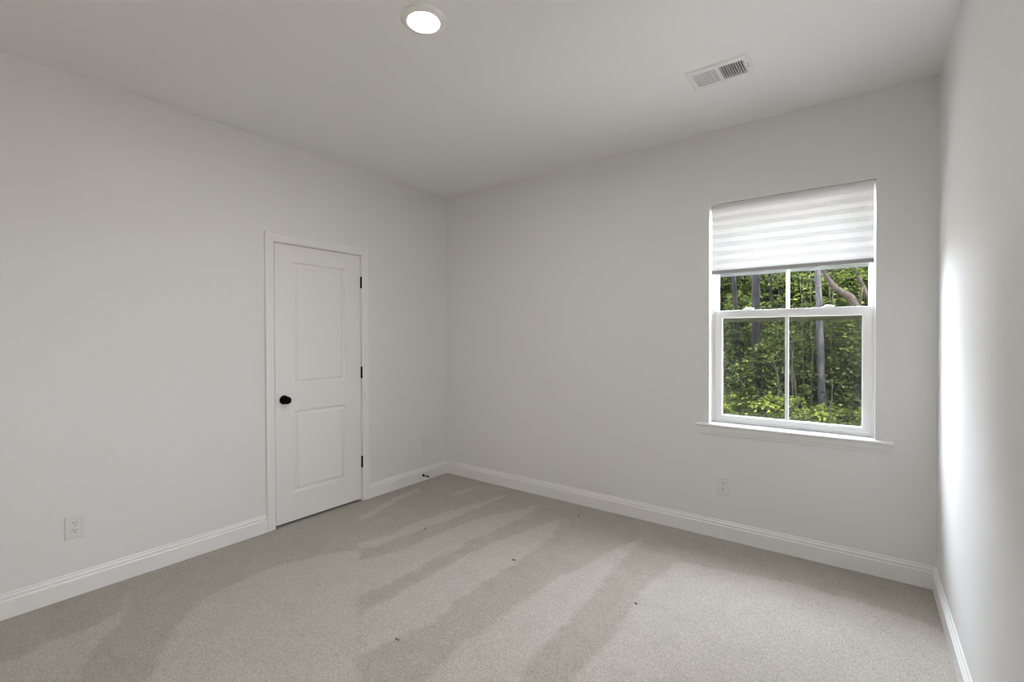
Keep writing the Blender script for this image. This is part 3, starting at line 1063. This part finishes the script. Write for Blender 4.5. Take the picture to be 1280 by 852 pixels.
def leaf_mesh(name, C, Nrm, size, mat, parent, rng, elong=1.7):
    """one four-sided folded leaf per centre"""
    n = len(C)
    Nrm = Nrm/np.linalg.norm(Nrm, axis=1, keepdims=True)
    t = rng.normal(size=(n, 3))
    D = t - Nrm*np.sum(t*Nrm, 1, keepdims=True)
    D /= np.linalg.norm(D, axis=1, keepdims=True)+1e-9
    S = np.cross(Nrm, D)
    s = size[:, None]
    base = C - D*s*0.5*elong/1.7
    tip = C + D*s*0.5*elong/1.7 - Nrm*s*0.12
    lift = Nrm*s*0.08
    L = C + S*s*0.30 + lift
    R = C - S*s*0.30 + lift
    V = np.stack([base, R, tip, L], 1).reshape(-1, 3)
    k = np.arange(n)*4
    F = np.stack([k, k+1, k+2, k, k+2, k+3], 1).reshape(-1, 3)
    me = bpy.data.meshes.new(name)
    me.vertices.add(len(V))
    me.vertices.foreach_set('co', V.astype(np.float32).ravel())
    me.loops.add(F.size)
    me.loops.foreach_set('vertex_index', F.astype(np.int32).ravel())
    me.polygons.add(len(F))
    me.polygons.foreach_set('loop_start', np.arange(0, F.size, 3, dtype=np.int32))
    me.update(calc_edges=True)
    me.materials.append(mat)
    o = bpy.data.objects.new(name, me)
    COL.objects.link(o)
    if parent:
        o.parent = parent
    return o

def sprays(rng, n_spray, per, centre_fn, rad, flat):
    """leaves gathered in flattened sprays, like layered branches"""
    C, Nn = [], []
    for _ in range(n_spray):
        c = centre_fn()
        r = rad*rng.uniform(0.6, 1.3)
        tilt = np.array([rng.normal()*0.25, rng.normal()*0.25, 1.0])
        p = rng.normal(size=(per, 3))*np.array([r, r, r*flat])*0.55
        p[:, 2] -= 0.35*(p[:, 0]**2+p[:, 1]**2)/max(r, 1e-3)
        C.append(c+p)
        Nn.append(tilt+rng.normal(size=(per, 3))*0.42)
    return np.concatenate(C), np.concatenate(Nn)

def tube(bm, pts, rads, segs=10):
    prev = None
    n = len(pts)
    ax = Vector((1, 0, 0))
    for i, (p, r) in enumerate(zip(pts, rads)):
        p = Vector(p)
        d = (Vector(pts[min(i+1, n-1)])-Vector(pts[max(i-1, 0)])).normalized()
        ax = (ax - d*ax.dot(d))
        if ax.length < 1e-4:
            ax = d.orthogonal()
        ax.normalize()
        ay = d.cross(ax)
        cur = [bm.verts.new(p + (ax*math.cos(2*PI*k/segs) + ay*math.sin(2*PI*k/segs))*r) for k in range(segs)]
        if prev:
            for k in range(segs):
                bm.faces.new((prev[k], prev[(k+1) % segs], cur[(k+1) % segs], cur[k]))
        else:
            bm.faces.new(cur[::-1])
        prev = cur
    bm.faces.new(prev)

def trunk_tree(seed, base, pts, rads, bark, label, crown=None, stubs=(), cat='tree', name='forest_tree'):
    """tree drawn by its trunk: pts are offsets from base; crown = (height, radius, sprays)"""
    rng = np.random.default_rng(seed)
    root = empty(name, base)
    tag(root, label, cat)
    dense_p, dense_r = [], []
    for i in range(len(pts)-1):
        for k in range(6):
            f = k/6
            p = np.array(pts[i])*(1-f)+np.array(pts[i+1])*f
            if i+k > 0:
                p[:2] += rng.normal(size=2)*rads[i]*0.03
            dense_p.append(tuple(p))
            dense_r.append((rads[i]*(1-f)+rads[i+1]*f)*(1+rng.normal()*0.012))
    dense_p.append(pts[-1])
    dense_r.append(rads[-1])
    bm = bmesh.new()
    tube(bm, dense_p, dense_r, 14)
    bm_obj('trunk', bm, bark, root, smooth=True)
    for a, b_, r in stubs:
        bm = bmesh.new()
        mid = tuple((np.array(a)+np.array(b_))/2+np.array([0, 0, 0.03]))
        tube(bm, [a, mid, b_], [r, r*0.75, r*0.4], 8)
        bm_obj('branch', bm, bark, root, smooth=True)
    if crown:
        h, cr, ns = crown
        top = np.array(pts[-1])
        def centre():
            a, rr = rng.uniform(0, 2*PI), cr*math.sqrt(rng.uniform())
            return np.array([top[0]+rr*math.cos(a), top[1]+rr*math.sin(a), top[2]-h*0.6+h*rng.uniform()])
        C, Nn = sprays(rng, ns, 16, centre, 0.45, 0.3)
        leaf_mesh('foliage', C, Nn, rng.uniform(0.12, 0.2, len(C)), LEAF_BACK, root, rng)
    return root

# trunks seen through the panes
trunk_tree(1, (0.90, 9.5, GZ-0.1), [(0, 0, 0), (-0.05, 0, 0.9), (-0.14, 0, 2.6), (-0.20, 0, 3.5), (-0.3, 0, 8)], [0.075, 0.062, 0.055, 0.05, 0.03], BARK_DARK,
           'slim dark trunk nearest the window frame on the door side', crown=(3.0, 1.5, 60), stubs=[((-0.1, 0, 2.2), (-0.45, -0.15, 2.0), 0.012)])
trunk_tree(2, (1.33, 8.9, GZ-0.1), [(0, 0, 0), (-0.01, 0, 1.2), (-0.02, 0, 3.2), (-0.05, 0, 8.5)], [0.12, 0.098, 0.088, 0.05], BARK_DARK,
           'thick grey brown trunk midway along the pane on the door side', crown=(3.0, 1.8, 70))
trunk_tree(3, (1.42, 11.0, GZ-0.05), [(0, 0, 0), (-0.06, 0, 2.3), (-0.12, 0, 3.6), (-0.1, 0.1, 8)], [0.055, 0.045, 0.04, 0.02], BARK_DARK,
           'thin nearly black trunk just beside the grille bar', crown=(2.5, 1.2, 40))
trunk_tree(4, (1.40, 12.2, GZ-0.02), [(0, 0, 0), (0, 0, 3.6), (0.1, 0, 8)], [0.05, 0.04, 0.02], BARK_DARK,
           'faint thin trunk deep in the wood behind the black one', crown=(2.5, 1.2, 40))
trunk_tree(5, (2.635, 9.0, GZ-0.1), [(0, 0, 0), (-0.005, 0, 0.12), (-0.045, 0, 1.1), (-0.075, 0, 2.2), (-0.115, 0, 3.3), (-0.25, 0, 9)], [0.105, 0.088, 0.076, 0.068, 0.056, 0.03], BARK_PALE,
           'straight pale grey trunk standing clear at the edge of the wood', crown=(2.5, 1.5, 50),
           stubs=[((-0.11, 0, 3.05), (-0.27, -0.1, 3.2), 0.016), ((-0.07, 0, 2.55), (0.32, -0.15, 2.52), 0.010)])
trunk_tree(6, (3.62, 8.1, GZ-0.1), [(0, 0, 0), (-0.10, 0, 1.3), (-0.32, 0, 2.35), (-0.50, 0, 2.68), (-0.72, 0, 2.85), (-0.88, 0, 3.08), (-1.15, 0.1, 3.8), (-1.7, 0.2, 5.2)],
           [0.10, 0.088, 0.078, 0.072, 0.060, 0.045, 0.035, 0.012], BARK_TAN,
           'crooked brown trunk leaning across behind the pale straight trunk', crown=(1.2, 0.9, 20),
           stubs=[((-0.36, 0, 2.45), (-0.30, -0.12, 2.86), 0.030), ((-0.85, 0, 3.0), (-0.80, -0.1, 2.2), 0.010)])
trunk_tree(7, (3.75, 8.6, GZ-0.1), [(0, 0, 0), (-0.12, 0, 1.6), (-0.30, 0, 2.55), (-0.46, 0, 3.0), (-0.75, 0, 3.9)], [0.06, 0.05, 0.045, 0.038, 0.015], BARK_TAN,
           'short tan sunlit trunk close behind the crooked brown trunk', crown=(1.0, 0.7, 18))

# thin saplings in the undergrowth
SAP = [(1.90, 8.3, 1.35, -0.14), (1.94, 8.35, 1.15, -0.12), (2.22, 8.35, 2.0, -0.20), (2.10, 8.5, 1.7, 0.02), (2.44, 8.7, 3.4, -0.04),
       (2.78, 8.25, 0.95, 0.05), (1.17, 8.4, 1.0, 0.0), (2.30, 8.8, 3.2, -0.08), (2.75, 9.3, 3.6, 0.06), (1.62, 8.6, 1.3, 0.10)]
for i, (x, y, h, lean) in enumerate(SAP):
    rng = np.random.default_rng(100+i)
    root = empty('sapling', (x, y, GZ-0.03))
    tag(root, 'thin pale bare stem rising from the undergrowth', 'sapling', 'thin saplings at the edge of the wood')
    bm = bmesh.new()
    pts = [(lean*(k/7)**1.4 + rng.normal()*0.012, rng.normal()*0.012, h*k/7) for k in range(8)]
    pts[0] = (0, 0, 0)
    tube(bm, pts, [0.016-0.0014*k for k in range(8)], 7)
    bm_obj('stem', bm, STEM, root, smooth=True)
    for k in range(3):
        j = rng.integers(3, 7)
        bm = bmesh.new()
        a = pts[j]
        b_ = (a[0]+rng.normal()*0.22, a[1]+rng.normal()*0.15, a[2]+rng.uniform(0.1, 0.3))
        tube(bm, [a, tuple((np.array(a)+np.array(b_))/2+np.array([0, 0, -0.02])), b_], [0.006, 0.005, 0.003], 6)
        bm_obj('twig', bm, STEM, root, smooth=True)
    top = np.array(pts[-1])
    C, Nn = sprays(rng, 4, 10, lambda: top+rng.normal(size=3)*np.array([0.2, 0.2, 0.15]), 0.22, 0.25)
    leaf_mesh('foliage', C, Nn, rng.uniform(0.05, 0.09, len(C)), LEAF_MID, root, rng)

def bush(name, seed, x, y, h, r, ns, per, size, mat, label, cat, group, bark=BARK_DARK, z0=0.0, stems=4, rad=0.35, flat=0.22):
    rng = np.random.default_rng(seed)
    gz = GZ + 0.02*max(0.0, y-11) - 0.04
    root = empty(name, (x, y, gz))
    tag(root, label, cat, group)
    bm = bmesh.new()
    for s in range(stems):
        a = rng.uniform(0, 2*PI)
        e = np.array([math.cos(a)*r*0.5, math.sin(a)*r*0.5, h*0.8])
        q = rng.normal(size=3)*0.1*r
        tube(bm, [(0.03*math.cos(a), 0.03*math.sin(a), 0), tuple(e*0.45*np.array([0.6, 0.6, 1])+q), tuple(e)], [0.012+0.008*h, 0.008+0.005*h, 0.004], 7)
    bm_obj('trunk' if cat == 'tree' else 'stems', bm, bark, root, smooth=True)
    def centre():
        zz = rng.uniform(z0, 1.0)
        w = r*math.sqrt(max(0.05, 1-((zz-0.45)/0.62)**2))
        a = rng.uniform(0, 2*PI)
        rr = w*math.sqrt(rng.uniform(0.05, 1))
        return np.array([rr*math.cos(a), rr*math.sin(a), zz*h])
    C, Nn = sprays(rng, ns, per, centre, rad, flat)
    C[:, 2] = np.maximum(C[:, 2], 0.05)
    leaf_mesh('foliage', C, Nn, rng.uniform(size*0.7, size*1.35, len(C)), mat, root, rng)
    return root

R_ = np.random.default_rng(77)
# dense trees at the back of the wood
k = 0
for row, (y0, n, xa, xb, h, size, ns) in enumerate(((13.0, 8, -3.6, 6.6, 6.5, 0.16, 260), (17.0, 8, -6.5, 8.0, 8.5, 0.24, 300), (22.0, 9, -10.0, 11.0, 12.0, 0.42, 420), (27.0, 10, -13.0, 13.0, 13.0, 0.60, 380))):
    for i in range(n):
        x = xa+(xb-xa)*(i+0.5)/n + R_.normal()*0.3
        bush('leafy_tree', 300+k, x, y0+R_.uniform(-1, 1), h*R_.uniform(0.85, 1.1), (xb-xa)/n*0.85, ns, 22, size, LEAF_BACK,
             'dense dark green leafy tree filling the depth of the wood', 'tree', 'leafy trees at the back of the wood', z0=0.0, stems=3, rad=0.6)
        k += 1
# understory shrubs among the trunks
for i in range(18):
    x = -0.9 + 5.6*(i+0.5)/18 + R_.normal()*0.12
    y = (9.7, 10.8, 11.8)[i % 3] + R_.uniform(-0.35, 0.35)
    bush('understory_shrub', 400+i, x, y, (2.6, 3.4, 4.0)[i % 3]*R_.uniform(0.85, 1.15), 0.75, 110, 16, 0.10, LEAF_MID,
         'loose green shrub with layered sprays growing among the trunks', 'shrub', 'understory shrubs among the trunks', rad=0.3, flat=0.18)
# taller leafy plants in front of the trunks
for i, (x, y, h) in enumerate(((0.45, 8.9, 1.5), (0.95, 8.75, 1.2), (1.45, 8.55, 1.7), (1.80, 8.9, 2.1), (1.98, 8.7, 1.9), (3.00, 9.4, 2.4), (3.28, 8.8, 2.0), (3.45, 9.2, 2.6), (3.80, 8.9, 1.8))):
    bush('understory_shrub', 460+i, x, y, h, 0.42, 46, 13, 0.095, LEAF_MID,
         'loose green shrub with layered sprays growing among the trunks', 'shrub', 'understory shrubs among the trunks', rad=0.28, flat=0.14, z0=0.15)
# low bright growth along the wood's edge
for i in range(21):
    x = -0.3 + 4.6*(i+0.5)/21 + R_.normal()*0.08
    y = (8.22 if x < 2.2 else 8.5) + R_.uniform(-0.08, 0.25)
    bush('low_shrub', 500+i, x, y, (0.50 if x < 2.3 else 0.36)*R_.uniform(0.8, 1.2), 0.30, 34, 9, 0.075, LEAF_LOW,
         'low bright yellow green plant at the edge of the wood', 'shrub', 'low bright plants along the edge of the wood', stems=3, rad=0.16, flat=0.35)

# grass along the edge
rng = np.random.default_rng(9)
n = 9000
gx = rng.uniform(-1.5, 5.0, n)
gy = 8.1-np.abs(rng.normal(size=n))*1.1
keep = (gy > 3.5) & ~((gx > 2.5) & (gy > 7.3) & (rng.uniform(size=n) < 0.8))
C = np.stack([gx, gy, np.full(n, GZ+0.05)], 1)[keep]
Nn = rng.normal(size=(len(C), 3))*np.array([1, 1, 0.25])
g = leaf_mesh('grass', C, Nn, rng.uniform(0.08, 0.16, len(C)), GRASSM, None, rng, elong=1.2)
tag(g, 'thin green grass on the soil before the wood', 'grass', kind='stuff')
